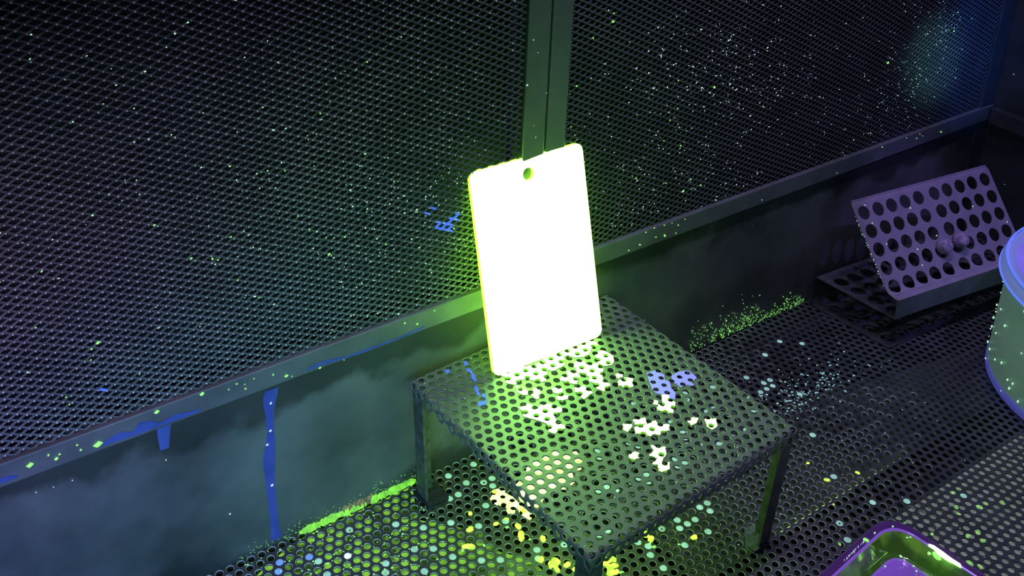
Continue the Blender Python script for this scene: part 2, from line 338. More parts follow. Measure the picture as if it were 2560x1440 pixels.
# patches of powder that lie on a perforated sheet between its holes
def patch(name, centers, pitch, rad, ang, poly_px, mapfn, m, parent, lift=0.0004, scale=None, ns=24, nr=5, drop=False):
    """poly_px list of polygons in photo pixels; keeps the small facets of the sheet that fall inside"""
    hx = hexring(pitch, ang, ns)
    if scale is not None: hx = hx * np.array(scale)
    th = np.arctan2(hx[:, 1], hx[:, 0]); circ = np.c_[np.cos(th), np.sin(th)] * rad
    P0, _ = mapfn(centers); pcx = px(P0)
    allx = np.concatenate([np.asarray(p, float) for p in poly_px])
    lo, hi = allx.min(0) - 30, allx.max(0) + 30
    sel = centers[((pcx > lo) & (pcx < hi)).all(1)]
    V, F, idx = [], [], {}
    def vid(p):
        k = (round(p[0] * 2e5), round(p[1] * 2e5))
        if k not in idx: idx[k] = len(V); V.append(p)
        return idx[k]
    for c in sel:
        g = [[c + circ[s] * (1 - r / nr) * (1) + hx[s] * (r / nr) for s in range(ns)] for r in range(nr + 1)]
        ctr = []; cells = []
        for r in range(nr):
            for s in range(ns):
                q = [g[r][s], g[r + 1][s], g[r + 1][(s + 1) % ns], g[r][(s + 1) % ns]]
                cells.append(q); ctr.append(sum(q) / 4)
        Pw, _ = mapfn(np.array(ctr)); pp = px(Pw); inside = np.zeros(len(pp), bool)
        for poly in poly_px: inside |= inpoly(pp, poly)
        for q, ok in zip(cells, inside):
            if ok: F.append([vid(p) for p in q])
    if not F: return None
    P, N = mapfn(np.array(V)); top = P + N * lift; bot = P - N * (0.0018 if drop else 0.0002); n = len(V)
    ec = {}
    for f in F:
        for a, b in zip(f, f[1:] + f[:1]): ec[(a, b)] = 1
    side = [[b, a, a + n, b + n] for (a, b) in ec if (b, a) not in ec]
    low = [[i + n for i in f[::-1]] for f in F] if drop else []  # unseen glowing undersides, added to light the wall below the table
    return build(name, np.concatenate([top, bot]), F + side + low, [m, 'holeside'] if drop else m, parent, [0] * len(F) + [1] * len(side) + [0] * len(low) if drop else None)
def sc_(o, s, pts): return [(o[0] + x / s, o[1] + y / s) for x, y in pts]
floorpatch = dict(centers=cen, pitch=FP, rad=0.0027, ang=0.0, mapfn=flat(0.0), scale=sc)
q1 = lambda p: sc_((1140, 1140), 4, p)
patch('powder_spill', poly_px=[q1([(340, 430), (390, 340), (470, 330), (500, 380), (560, 410), (620, 470), (720, 560), (780, 600), (740, 640), (670, 600), (600, 510), (580, 580), (510, 570), (500, 500), (400, 490)])], m='spill', parent=floor, lift=0.0008, **floorpatch)['label'] = 'white hot yellow powder spill beside and under the table'
o = layer('powder_spill', [(1300, 1250), (1286, 1215), (1310, 1190), (1322, 1158), (1352, 1150), (1380, 1122), (1410, 1135), (1440, 1128), (1462, 1150), (1452, 1172), (1430, 1178), (1436, 1205), (1410, 1222), (1390, 1215), (1362, 1240), (1345, 1268), (1318, 1262)], 0.0012, 'spill', floor, 'yellow white powder puddle under the table')
def blob(name, c, r, m, parent, flatness=0.5, n=10, z0=0.0, seed=0):
    rr = random.Random(seed); V = [(c[0], c[1], z0 + r * flatness)]; F = []
    for k, (fr, fz) in enumerate(((0.55, 0.85), (1.0, 0.35), (1.02, 0.0))):
        for i in range(n):
            a = 2 * math.pi * i / n; w_ = 1 + 0.22 * math.sin(2 * a + seed) + rr.uniform(-0.12, 0.12)
            V.append((c[0] + r * fr * w_ * math.cos(a), c[1] + r * fr * w_ * math.sin(a), z0 + r * flatness * fz))
    for i in range(n):
        j = (i + 1) % n; F.append([0, 1 + i, 1 + j])
        for k in range(2): F.append([1 + k * n + i, 1 + (k + 1) * n + i, 1 + (k + 1) * n + j, 1 + k * n + j])
    return build(name, V, F, m, parent, smooth=True)
CL = [(140, 577, 20), (140, 735, 30), (95, 905, 28), (125, 905, 30), (160, 905, 28), (620, 705, 30), (650, 790, 34), (655, 830, 26), (400, 680, 22), (505, 630, 18), (390, 360, 24), (680, 555, 28),
      (1895, 785, 32), (1950, 830, 30), (2380, 815, 28), (1515, 1045, 34), (1480, 1080, 26), (1570, 1030, 28), (1525, 1110, 28), (1545, 1160, 40), (1600, 1165, 28), (1580, 1100, 30),
      (975, 1085, 36), (1000, 1050, 34), (1010, 1140, 26), (945, 1110, 18), (1940, 875, 12), (1980, 910, 15), (2230, 885, 11), (1225, 1080, 18), (280, 895, 12), (65, 945, 12), (510, 715, 14), (740, 835, 10), (1640, 1165, 14), (1668, 1160, 9),
      (1440, 1115, 15), (870, 830, 30), (850, 1040, 30), (1110, 1090, 30), (1205, 1135, 30)]
for k, (x, y, r) in enumerate(CL):
    p = atz(1140 + x / 4, 1140 + y / 4); blob('powder_clump', p[:2], r / 4 / 2350, 'glowy' if r > 16 else 'speckg', floor, 0.6, seed=k)
for k, (x, y, r) in enumerate([(2020, 1158, 5), (2067, 1200, 7), (2144, 1182, 6), (1990, 1190, 0), (2084, 1261, 3), (2391, 1268, 7), (2383, 1232, 6), (2397, 1223, 5), (2449, 1268, 8), (2465, 1259, 6), (2507, 1257, 7), (2445, 1331, 8), (2420, 1340, 7), (2458, 1352, 7), (2397, 1285, 5), (2425, 1408, 8), (2450, 1417, 7), (2099, 1361, 5), (2330, 1335, 5), (2263, 1307, 4)]):
    if r: blob('powder_clump', atz(x, y)[:2], r / 3000, 'glowy' if k < 5 else 'speckc', floor, 0.4, seed=90 + k)
# green powder bank along the foot of the wall
def bank(name, x0, x1, yb, wd, ht, m, parent, seed=0, n=None):
    n = n or int((x1 - x0) / 0.0012); V = []; F = []; k = 5
    for i in range(n + 1):
        x = x0 + (x1 - x0) * i / n; f = 0.75 + 0.9 * noise.noise(Vector((x * 140, seed, 0))) * 0.5 + 0.35 * noise.noise(Vector((x * 500, seed, 3)))
        e = min(1, min(i, n - i) / 5 + 0.25)
        for j in range(k):
            t = j / (k - 1); V.append((x, yb - wd * f * e * t, ht * f * e * math.cos(t * math.pi / 2) + 0.0008 * noise.noise(Vector((x * 900, t * 9, seed)))))
    for i in range(n):
        for j in range(k - 1): a = i * k + j; F.append([a, a + 1, a + k + 1, a + k])
    return build(name, V, F, m, parent, smooth=False)
b1 = bank('powder_bank', 0.2785, 0.400, YW - 0.0002, 0.0056, 0.0056, 'band', floor, 2); b1['label'] = 'ragged bright green powder bank along the wall foot'
b2 = bank('powder_bank', 0.318, 0.358, YW - 0.0003, 0.004, 0.0085, 'brown', floor, 5); b2['label'] = 'brownish crumbs on the wall foot'

# ---------------------------------------------------------------- specks (stuff)
def specks(name, pts, sizes, m, parent, ax=(1, 1, 1)):
    V, F = [], []
    for k, (p, s) in enumerate(zip(pts, sizes)):
        a = random.uniform(0.6, 1.5); b = len(V)
        for d in ((1, 0, 0), (-1, 0, 0), (0, 1, 0), (0, -1, 0), (0, 0, 1), (0, 0, -1)):
            V.append((p[0] + d[0] * s * a * ax[0] + d[2] * s * 0.3, p[1] + d[1] * s * ax[1], p[2] + d[2] * s * ax[2]))
        F += [[b, b + 2, b + 4], [b + 2, b + 1, b + 4], [b + 1, b + 3, b + 4], [b + 3, b, b + 4], [b + 2, b, b + 5], [b + 1, b + 2, b + 5], [b + 3, b + 1, b + 5], [b, b + 3, b + 5]]
    o = build(name, V, F, m, parent); o['kind'] = 'stuff'; return o

# ---------------------------------------------------------------- expanded metal panels
YM = 0.6795; MW, MH = 0.01247, 0.00633
nx0, _, nz0 = aty(208.4, 552.5, YM)
def strand(a, b, wd, dp, V, F, tw):
    a = np.array(a); b = np.array(b); d = b - a; d /= np.linalg.norm(d)
    n = np.array([0, -1.0, 0]); s = np.cross(d, n); s = s * math.cos(tw) + n * math.sin(tw); n2 = np.cross(s, d); k = len(V)
    for e in (a - d * 0.0008, b + d * 0.0008):
        for u, v in ((-1, -1), (1, -1), (1, 1), (-1, 1)): V.append(e + s * wd / 2 * u + n2 * dp / 2 * v)
    F += [[k, k + 1, k + 5, k + 4], [k + 1, k + 2, k + 6, k + 5], [k + 2, k + 3, k + 7, k + 6], [k + 3, k, k + 4, k + 7]]
def mesh_panel(x0, x1, label, blues, seed, knx):
    t = thing('mesh_panel', label, 'mesh panel', ((x0 + x1) / 2, YM, 0.193), 'expanded metal panels of the back wall')
    i0, i1 = int((x0 - nx0) / MW) - 1, int((x1 - nx0) / MW) + 1
    j0, j1 = int((0.188 - nz0) / MH) - 1, int((0.63 - nz0) / MH)
    V, F, kn = [], [], []; BB = [([], []) for _ in (blues or [])]
    for j in range(j0 * 2, j1 * 2):
        for i in range(i0, i1):
            x = nx0 + (i + 0.5 * (j % 2)) * MW; z = nz0 + j * MH / 2
            if x < x0 - 0.002 or x > x1 or z < 0.186: continue
            jx = lambda: random.uniform(-0.00015, 0.00015)
            for sx in (1, -1):
                b = (x + sx * MW / 2, YM + 0.0006, z + MH / 2); a = (x + jx(), YM - 0.0004, z + jx())
                if b[0] > x1 + 0.003 or b[0] < x0 - 0.003: continue
                mid = px(np.array([(np.array(a) + np.array(b)) / 2]))
                isb = [k for k, q in enumerate(blues or []) if inpoly(mid, q)[0]]
                strand(a, b, 0.0019 if isb else 0.00165, 0.0011, BB[isb[0]][0] if isb else V, BB[isb[0]][1] if isb else F, 0.35 * sx)
            if x < knx and random.random() < min(1, max(0.12, (knx - x) / 0.20)): kn.append((x, z))
    o = build('expanded_mesh', V, F, 'mesh', t); o['kind'] = 'stuff'
    for VB, FB in BB:
        if FB: o = build('paint_smear', VB, FB, 'blue', t); o['label'] = 'bright blue paint stuck on mesh strands'
    if kn:
        Vk, Fk = [], []
        for x, z in kn:
            r = random.uniform(0.00055, 0.0009); k = len(Vk); Vk.append((x, YM - 0.0021, z - 0.0002))
            for rr, yy in ((0.7, -0.0018), (1.0, -0.0009)):
                for q in range(6):
                    a = q * math.pi / 3; Vk.append((x + r * 1.25 * rr * math.cos(a), YM + yy, z - 0.0002 + r * rr * math.sin(a)))
            for q in range(6):
                q2 = (q + 1) % 6; Fk += [[k, k + 1 + q, k + 1 + q2], [k + 1 + q, k + 7 + q, k + 7 + q2, k + 1 + q2]]
        o = build('glint_knuckle', Vk, Fk, 'knuckle', t, smooth=True); o['kind'] = 'stuff'; o['label'] = 'pale knuckles where strands cross, glints put into their colour'
    return t
bl = [sc_((900, 460), 6, [(1130, 560), (1270, 560), (1270, 480), (1370, 470), (1480, 400), (1490, 530), (1370, 560), (1400, 640), (1380, 700), (1240, 700), (1130, 690)]), sc_((900, 460), 6, [(950, 425), (1040, 420), (1030, 480), (950, 480)]), sc_((900, 460), 6, [(1065, 350), (1130, 350), (1120, 400), (1065, 400)]), [(236, 968), (256, 968), (256, 990), (236, 990)]]
pL = mesh_panel(-0.12, 0.5095, 'left expanded metal mesh panel with pale dots and a blue paint smear', bl, 1, 0.50)
pR = mesh_panel(0.5575, 1.2555, 'right expanded metal mesh panel sprinkled with fine glowing specks', None, 2, -9)
for t, x0, x1 in ((pL, -0.2, 0.5095), (pR, 0.5575, 1.26)):
    V, F = box(x0, x1, YM + 0.022, YM + 0.024, 0.15, 0.68); build('filter_backing', V, F, 'backing', t)
def wallpts(cl, y):
    out, sz = [], []
    for (cx, cy, sx, sy, n, s0, s1) in cl:
        for _ in range(n):
            p = aty(random.gauss(cx, sx), random.gauss(cy, sy), y)
            if p[2] < 0.196 or (0.507 < p[0] < 0.56) or p[0] > 1.25: continue
            out.append(p); sz.append(random.uniform(s0, s1))
    return out, sz
P, S = wallpts([(1850, 250, 220, 140, 260, .0004, .0008), (1780, 160, 90, 60, 70, .0005, .0010), (1760, 470, 110, 50, 70, .0004, .0008), (1620, 370, 90, 30, 26, .0005, .0008), (1570, 530, 50, 25, 26, .0004, .0007), (2290, 190, 55, 70, 50, .0004, .0008), (2350, 60, 40, 50, 40, .0004, .0007)], YM - 0.0022)
P = [p for p, s in zip(P, S) if p[0] > 0.56]; specks('powder_glint_speck', P, S, 'speckw', pR)
P, S = wallpts([(2250, 200, 35, 60, 70, .0004, .0007), (2180, 320, 40, 40, 40, .0004, .0007)], YM - 0.0022); specks('powder_glint_speck', P, S, 'specklew', pR)  # teal specks stand in for the lit streak on the strands
P, S = wallpts([(600, 450, 380, 260, 120, .0004, .0008), (950, 600, 120, 110, 70, .0004, .0009), (1120, 470, 40, 80, 30, .0004, .0007)], YM - 0.0022)
P = [p for p in P if p[0] < 0.508]; specks('powder_glint_speck', P, S, 'speck', pL)
big = [(386, 563, 5), (531, 647, 6), (478, 646, 5), (577, 592, 4), (801, 284, 4), (862, 592, 4), (745, 540, 4), (713, 428, 3), (823, 636, 6), (815, 594, 4), (835, 595, 4), (918, 155, 4), (893, 615, 4), (965, 611, 4), (104, 679, 4), (89, 819, 4), (245, 857, 7), (229, 873, 4), (227, 900, 4), (165, 993, 4), (174, 1011, 4), (545, 650, 4), (575, 416, 4), (492, 496, 3), (1161, 609, 3), (648, 744, 4), (773, 573, 4), (595, 700, 4)]
specks('powder_glint_speck', [aty(x, y, YM - 0.002) for x, y, _ in big], [r / 2 * 0.00040 for *_, r in big], 'speckg', pL)
big = [(1533, 54, 6), (1786, 218, 7), (1696, 201, 4), (1694, 271, 4), (1675, 301, 4), (1660, 352, 3), (1702, 364, 4), (1709, 477, 5), (1665, 458, 4), (1700, 371, 3), (1591, 446, 4), (1709, 478, 4), (1752, 463, 4), (1727, 449, 4), (1535, 33, 4), (1743, 205, 3), (1909, 267, 4), (1900, 230, 3), (2220, 157, 7), (2385, 78, 5), (2395, 31, 4), (2172, 201, 3), (2134, 350, 4), (2177, 333, 4), (1918, 127, 3), (1815, 253, 3), (2012, 243, 3), (2062, 285, 3), (1442, 215, 4), (1483, 95, 4), (1427, 317, 3), (2430, 47, 3)]
specks('powder_glint_speck', [aty(x, y, YM - 0.002) for x, y, _ in big], [r / 2 * 0.00045 for *_, r in big], 'speckg', pR)
# specks and stains on post, ledge, kick sheet
wb = D.objects['wall_back']; lg = D.objects['trim_1']; post = D.objects['trim_2']
specks('powder_glint_speck', [aty(x, y, YW - 0.0013) for x, y in [(1334, 100), (1345, 132), (1318, 213), (1335, 314), (1340, 341), (1339, 345)]], [.0007, .0005, .0009, .0003, .0004, .0004], 'speck', post)
specks('powder_glint_speck', [aty(x, y, YW - 0.0013) for x, y in [(1366, 233)]], [.0005], 'speck', D.objects['trim_3'])
lp = [(75, 1163, 11), (245, 1111, 14), (141, 1147, 8), (121, 1138, 6), (149, 1136, 4), (202, 1125, 5), (193, 1113, 4), (392, 1030, 9), (505, 985, 9), (716, 940, 7), (730, 941, 4), (572, 974, 3), (592, 960, 4), (612, 961, 3), (614, 972, 4), (683, 937, 4), (635, 947, 3), (1012, 808, 5), (1086, 777, 4), (1043, 810, 5), (800, 920, 5), (860, 900, 3), (1662, 589, 8), (1640, 593, 4), (1661, 563, 4), (1696, 563, 4), (1680, 558, 3), (1615, 581, 4), (1636, 570, 4), (1572, 626, 4), (1600, 612, 5), (1690, 583, 4), (1713, 548, 3), (1905, 500, 3), (2093, 433, 3), (2206, 368, 4), (2300, 335, 3), (2353, 330, 6), (2267, 345, 3), (2292, 346, 4), (2307, 340, 3)]
specks('powder_glint_speck', [aty(x, y, YW - 0.0035) for x, y, _ in lp], [r / 2 * 0.0004 for *_, r in lp], 'speckg', lg)
def ribbon(name, pts, m, parent, y, t=0.0006, wid=None):
    """a raised run of paint on the wall: pts = (px x, px y, width px)"""
    V, F = [], []
    for x, yy, w_ in pts:
        c = aty(x, yy, y); h = w_ / 2 * (0.00044 if wid is None else wid)
        V += [(c[0] - h, y, c[2]), (c[0] - h * 0.5, y - t, c[2]), (c[0] + h * 0.5, y - t, c[2]), (c[0] + h, y, c[2])]
    for i in range(len(pts) - 1):
        for j in range(3): a = i * 4 + j; F.append([a, a + 1, a + 5, a + 4])
    return build(name, V, F, m, parent, smooth=True)
o = ribbon('paint_drip', [(680, 972, 26), (676, 990, 30), (674, 1010, 24), (675, 1040, 16), (677, 1080, 14), (676, 1110, 22), (673, 1150, 26), (675, 1190, 20), (680, 1240, 18), (685, 1290, 17), (688, 1325, 18), (690, 1338, 24), (691, 1348, 18)], 'bluedrip', wb, YW - 0.0001); o['label'] = 'blue paint run down the steel strip left of the table'
blob_pts = [(677, 1008, 7), (676, 1077, 6), (668, 1112, 6), (680, 1213, 7), (415, 1150, 4), (181, 1201, 3), (90, 1231, 3), (575, 1285, 4), (134, 1218, 3)]
specks('pale_fleck', [aty(x, y, YW - 0.0008) for x, y, _ in blob_pts], [r / 2 * 0.0004 for *_, r in blob_pts], 'speckw', wb)
o = ribbon('paint_drip', [(410, 1062, 26), (410, 1090, 22), (412, 1122, 16)], 'bluedim', wb, YW - 0.0001); o['label'] = 'short faint blue run'
def smear(name, top, bot, m, parent, y, t=0.0005):
    P = [aty(a, b, y) for a, b in top] + [aty(a, b, y) for a, b in bot[::-1]]; n = len(P)
    V = [(p[0], y, p[2]) for p in P] + [(p[0], y - t, p[2]) for p in P]
    F = [list(range(n, 2 * n))] + [[i, (i + 1) % n, (i + 1) % n + n, i + n] for i in range(n)]
    return build(name, V, F, m, parent)
o = smear('paint_smear', [(255, 1108), (290, 1085), (310, 1079), (330, 1080), (350, 1056), (380, 1052), (400, 1057), (440, 1035), (470, 1030), (500, 1022)], [(255, 1114), (300, 1100), (345, 1085), (400, 1064), (450, 1047), (500, 1028)], 'bluedim', lg, YW - 0.0031); o['label'] = 'blue smear on the lower edge of the ledge'
o = smear('paint_smear', [(768, 922), (800, 905), (830, 897), (870, 890), (900, 878), (1000, 842), (1060, 815)], [(768, 927), (800, 914), (835, 904), (870, 893), (900, 884), (1000, 846), (1060, 820)], 'bluedim', lg, YW - 0.0031); o['label'] = 'thin blue streak on the lower edge of the ledge'
o = smear('paint_smear', [(0, 1196), (20, 1190), (45, 1188)], [(0, 1208), (25, 1200), (45, 1192)], 'bluedim', lg, YW - 0.0031)
# green crumbs at the foot of the wall, right of the table
P, S = [], []
for _ in range(420):
    x = random.uniform(1725, 2010); u = (x - 1730) / 300; h = abs(random.gauss(0, 1)) * (26 if x < 1900 else 12)
    yl = 873 - (x - 1746) * 0.4355; p = aty(x, yl - h - 2, YW - 0.0006)
    if p[2] > 0.001: P.append(p); S.append(random.uniform(.0004, .0011))
specks('powder_glint_speck', P, S, 'speckd', wb)
P, S = [], []
for _ in range(60):
    x = random.uniform(1780, 1990); yl = 873 - (x - 1746) * 0.4355; p = aty(x, yl - abs(random.gauss(0, 14)) - 2, YW - 0.0008)
    if p[2] > 0.001: P.append(p); S.append(random.uniform(.0004, .0009))
for x, y in ((1968, 747), (1968, 754), (1816, 802), (1868, 796), (1779, 808)): P.append(aty(x, y, YW - 0.001)); S.append(.0010)
specks('powder_glint_speck', P, S, 'speckg', wb)
P, S = [], []
for _ in range(260):
    x = random.uniform(600, 1040); yl = 1330 - (x - 762) * 0.484; p = aty(x, yl - abs(random.gauss(0, 14)), YW - 0.0006)
    if p[2] > 0.0: P.append(p); S.append(random.uniform(.0003, .0008))
specks('powder_glint_speck', P, S, 'speckd', wb)
# loose chips on the grating
P, S = [], []
for _ in range(170):
    x = random.gauss(2010, 70); y = 975 - (x - 2010) * 0.42 + random.gauss(0, 28); p = atz(x, y, 0.0004)
    P.append(p); S.append(random.uniform(.0006, .0016))
specks('powder_chip', P, S, 'specklew', floor, (1, 1, .4))
P, S = [], []
for _ in range(200):
    p = (random.uniform(0.2, 0.95), random.uniform(0.30, 0.66), 0.0003); P.append(p); S.append(random.uniform(.0003, .0007))
specks('powder_chip', P, S, 'speckw', floor, (1, 1, .5))
P, S = [], []
for _ in range(230):
    p = atz(random.uniform(600, 1100), random.uniform(1250, 1440), 0.0003)
    if p[1] < 0.674: P.append(p); S.append(random.uniform(.0004, .0010))
specks('powder_chip', P, S, 'speckg', floor, (1, 1, .4))
blob('pink_chip', atz(2097, 858)[:2], 0.0022, 'lump', floor, 0.4)['label'] = 'small pink chip'
P = [(XR - 0.001, random.uniform(0.3, 0.66), random.uniform(0.02, 0.5)) for _ in range(60)]
specks('powder_glint_speck', P, [random.uniform(.0003, .0008) for _ in P], 'speckw', D.objects['wall_right'])

# ================================================================ THE TABLE
HT = 0.133
TA = math.radians(2.79); TO = np.array([0.454, 0.4708]); EX = np.array([math.cos(TA), math.sin(TA)]); EY = np.array([-math.sin(TA), math.cos(TA)])
A0, A1, B0, B1 = -0.0592, 0.1810, -0.0452, 0.1968
BR_ = 0.0035
def tmap(uv):
    uv = np.asarray(uv, float); out = np.zeros((len(uv), 2)); z = np.full(len(uv), HT); nrm = np.zeros((len(uv), 3)); nrm[:, 2] = 1
    for ax, lo, hi, E_ in ((0, A0 + BR_, A1 - BR_, EX), (1, B0 + BR_, B1 - BR_, EY)):
        c = uv[:, ax]; s = np.where(c > hi, c - hi, np.where(c < lo, lo - c, 0)); sg = np.where(c > hi, 1.0, -1.0)
        an = np.minimum(s / BR_, math.pi / 2); ex = s - an * BR_
        out[:, ax] = np.where(s > 0, np.where(c > hi, hi, lo) + sg * BR_ * np.sin(an), c)
        z -= BR_ * (1 - np.cos(an)) + ex
        k = s > 0
        nrm[k, 2] *= np.cos(an[k]); nrm[k, 0] += sg[k] * np.sin(an[k]) * E_[0]; nrm[k, 1] += sg[k] * np.sin(an[k]) * E_[1]
    W = TO + out[:, :1] * EX + out[:, 1:] * EY
    nrm /= np.linalg.norm(nrm, axis=1)[:, None]
    return np.c_[W, z], nrm
table = thing('perforated_table', 'small square table of perforated sheet steel on four angle iron legs, splashed with glowing powder', 'table', (*(TO + 0.06 * EX + 0.075 * EY), 0.0))
tc = []
for j in range(-12, 32):
    for i in range(-14, 30):
        a = (i + 0.5 * (j % 2)) * 0.01; b = j * 0.01 * math.sqrt(3) / 2
        oa = max(A0 - a, a - A1, 0); ob = max(B0 - b, b - B1, 0)
        if oa < 0.0075 and ob < 0.0075 and not (oa > 0.001 and ob > 0.001): tc.append((a, b))
tc = np.array(tc)
V, F, mi = perf(tc, 0.01, 0.0031, 0.0, 24, tmap, 0.0012, 0.0003)
build('tabletop', V, F, ['table', 'tablerim', 'tside'], table, mi)
# legs: angle iron, foot pads
def leg(ca, cb, sa, sb, lean=0.0):
    W = lambda a, b, z: (*(TO + a * EX + b * EY), z)
    t = 0.0022; L_ = 0.0145
    prof = [(0, 0), (L_, 0), (L_, t), (t, t), (t, L_), (0, L_)]
    V, F = [], []
    for z in (0.0, HT - 0.0022):
        k = (1 - z / HT) * lean
        V += [W(ca + sa * (p[0] + k), cb + sb * (p[1] + k), z) for p in prof]
    F = [[0, 1, 2, 3, 4, 5], [11, 10, 9, 8, 7, 6]] + [[i, (i + 1) % 6, (i + 1) % 6 + 6, i + 6] for i in range(6)]
    return V, F
ins = 0.0022
corners = dict(L=(A0 + ins, B1 - ins, 1, -1), F=(A0 + ins, B0 + ins, 1, 1), R=(A1 - ins, B0 + ins, -1, 1), B=(A1 - ins, B1 - ins, -1, -1))
for k, (ca, cb, sa, sb) in corners.items():
    V, F = leg(ca, cb, sa, sb, 0.004)
    lo_ = build('leg', V, F, 'leg', table)
    # pad: kite plate welded inside the angle
    z0, z1 = 0.0003, 0.004; s = 0.024; e = 0.004
    if k == 'R': pts = [(e, e), (s, e), (s * 1.05, s * 0.45), (s * 0.5, s * 1.0), (e, s)]
    else: pts = [(e - 0.002, e - 0.002), (s, e - 0.001), (s * 1.05, s * 0.95), (s * 0.9, s * 1.1), (e, s)]
    Vp = [(*(TO + (ca + sa * p[0]) * EX + (cb + sb * p[1]) * EY), z) for z in (z0, z1) for p in pts]; n = len(pts)
    Fp = [list(range(n)), list(range(n, 2 * n))[::-1]] + [[i, (i + 1) % n, (i + 1) % n + n, i + n] for i in range(n)]
    fo = build('foot_pad', Vp, Fp, 'foot2' if k == 'R' else 'foot', lo_); bevel(fo, 0.0012)
    if k == 'R': fo['label'] = 'pale dusty foot pad'
# powder patches on the table top
c7 = lambda p: sc_((1180, 860), 5.818, p); c8 = lambda p: sc_((1480, 940), 6, p); c6 = lambda p: sc_((1700, 900), 6, p)
POLY = [
 c7([(430, 470), (440, 430), (700, 350), (860, 320), (980, 290), (1000, 380), (1080, 400), (1080, 545), (980, 560), (860, 525), (700, 520), (640, 600), (490, 570), (500, 500)]),
 c7([(960, 300), (1060, 215), (1230, 140), (1330, 190), (1340, 320), (1270, 350), (1180, 395), (1010, 370)]),
 c7([(1240, 150), (1480, 50), (1640, -10), (1740, -60), (1820, -10), (1810, 40), (1730, 75), (1710, 150), (1620, 190), (1500, 205), (1400, 170), (1330, 190)]),
 c7([(1790, 150), (1880, 90), (1950, 120), (2050, 180), (2065, 250), (2040, 305), (1920, 325), (1840, 290)]),
 c7([(1490, 260), (1630, 255), (1650, 300), (1820, 285), (1910, 370), (1900, 450), (1910, 540), (2015, 590), (1990, 620), (1930, 640), (1930, 695), (1810, 655), (1820, 590), (1700, 540), (1720, 490), (1600, 420), (1530, 430), (1510, 350), (1480, 330)]),
 c7([(1390, 400), (1540, 430), (1560, 480), (1520, 585), (1450, 585), (1380, 560), (1280, 535), (1300, 475), (1380, 470)]),
 c7([(1480, 640), (1640, 615), (1700, 680), (1765, 710), (1690, 750), (1640, 805), (1590, 780), (1590, 720), (1500, 700)]),
 c7([(1165, 645), (1310, 645), (1310, 705), (1230, 730), (1180, 700)]),
 c7([(1230, 765), (1390, 745), (1395, 795), (1320, 825), (1235, 815)]),
 c7([(630, 615), (740, 640), (810, 690), (810, 745), (740, 745), (670, 710)]),
 c7([(890, 655), (960, 645), (1005, 710), (985, 770), (960, 810), (900, 790), (860, 740), (890, 700)]),
 c7([(690, 940), (790, 875), (860, 885), (950, 960), (1000, 885), (1140, 875), (1305, 945), (1305, 995), (1180, 1010), (1210, 1100), (1230, 1150), (1345, 1185), (1345, 1235), (1260, 1250), (1200, 1310), (1115, 1275), (1130, 1200), (1060, 1150), (900, 1100), (740, 1055), (760, 990)]),
 c7([(2080, 445), (2180, 425), (2195, 480), (2120, 505)]), c7([(2125, 540), (2210, 495), (2335, 505), (2340, 625), (2250, 640), (2130, 605)]),
 c8([(1045, 290), (1145, 290), (1175, 360), (1245, 400), (1245, 450), (1215, 560), (1080, 545), (970, 500), (1000, 440), (1060, 400)]),
 c8([(620, 665), (800, 630), (815, 725), (650, 730)]),
 c8([(635, 775), (840, 730), (940, 670), (1000, 735), (1160, 735), (1165, 815), (1050, 840), (1010, 890), (930, 870), (870, 910), (770, 860), (660, 870)]),
 c8([(465, 730), (590, 730), (590, 805), (520, 840), (465, 805)]),
 c8([(880, 1050), (1095, 1075), (1110, 1190), (1060, 1240), (1050, 1300), (1160, 1305), (1160, 1400), (1060, 1440), (940, 1410), (1000, 1340), (900, 1325), (990, 1240), (860, 1195), (930, 1120)]),
 c8([(550, 1190), (650, 1135), (700, 1165), (700, 1235), (620, 1260), (560, 1235)]), c8([(915, 375), (985, 370), (985, 430), (925, 430)]),
 c6([(105, 920), (190, 870), (265, 875), (265, 935), (170, 980)]), c6([(370, 890), (540, 890), (555, 1005), (480, 1045), (410, 1005)])]
tp = dict(centers=tc, pitch=0.01, rad=0.0027, ang=0.0, mapfn=tmap)
for poly in POLY: patch('powder_patch', poly_px=[poly], m='glow', parent=table, lift=0.0006, drop=True, **tp)
o = patch('lilac_patch', poly_px=[c8([(820, -40), (960, -90), (1080, -20), (1090, 60), (1165, 90), (1185, 180), (1255, 260), (1240, 345), (1140, 330), (1060, 285), (955, 255), (900, 190), (865, 100)])], m='purplep', parent=table, **tp)
o2 = patch('lilac_patch', poly_px=[c8([(1200, 90), (1190, 0), (1290, -60), (1440, -80), (1570, 20), (1500, 100), (1540, 160), (1440, 130), (1330, 170), (1270, 120)])], m='purplep', parent=table, **tp)
for q in (o, o2): q['label'] = 'lilac powder patch'
for pts in ([(1158, 903), (1168, 903), (1172, 920), (1184, 935), (1192, 952), (1186, 955), (1176, 938), (1166, 924)], [(1184, 968), (1192, 966), (1200, 985), (1196, 990)], [(1204, 985), (1212, 985), (1218, 1004), (1212, 1012), (1196, 1016), (1194, 1008), (1206, 1000)], [(1114, 925), (1124, 924), (1122, 932), (1112, 932)]):
    q = patch('blue_streak', poly_px=[pts], m='blue', parent=table, ns=24, nr=6, **{k: v for k, v in tp.items()})
    if q: q['label'] = 'blue paint streak on the left side'
P, S = [], []
for _ in range(110):
    a, b = random.uniform(A0, A1), random.uniform(B0, B1); P.append((*(TO + a * EX + b * EY), HT + 0.0003)); S.append(random.uniform(.0002, .0005))
specks('powder_glint_speck', P, S, 'speckw', table)

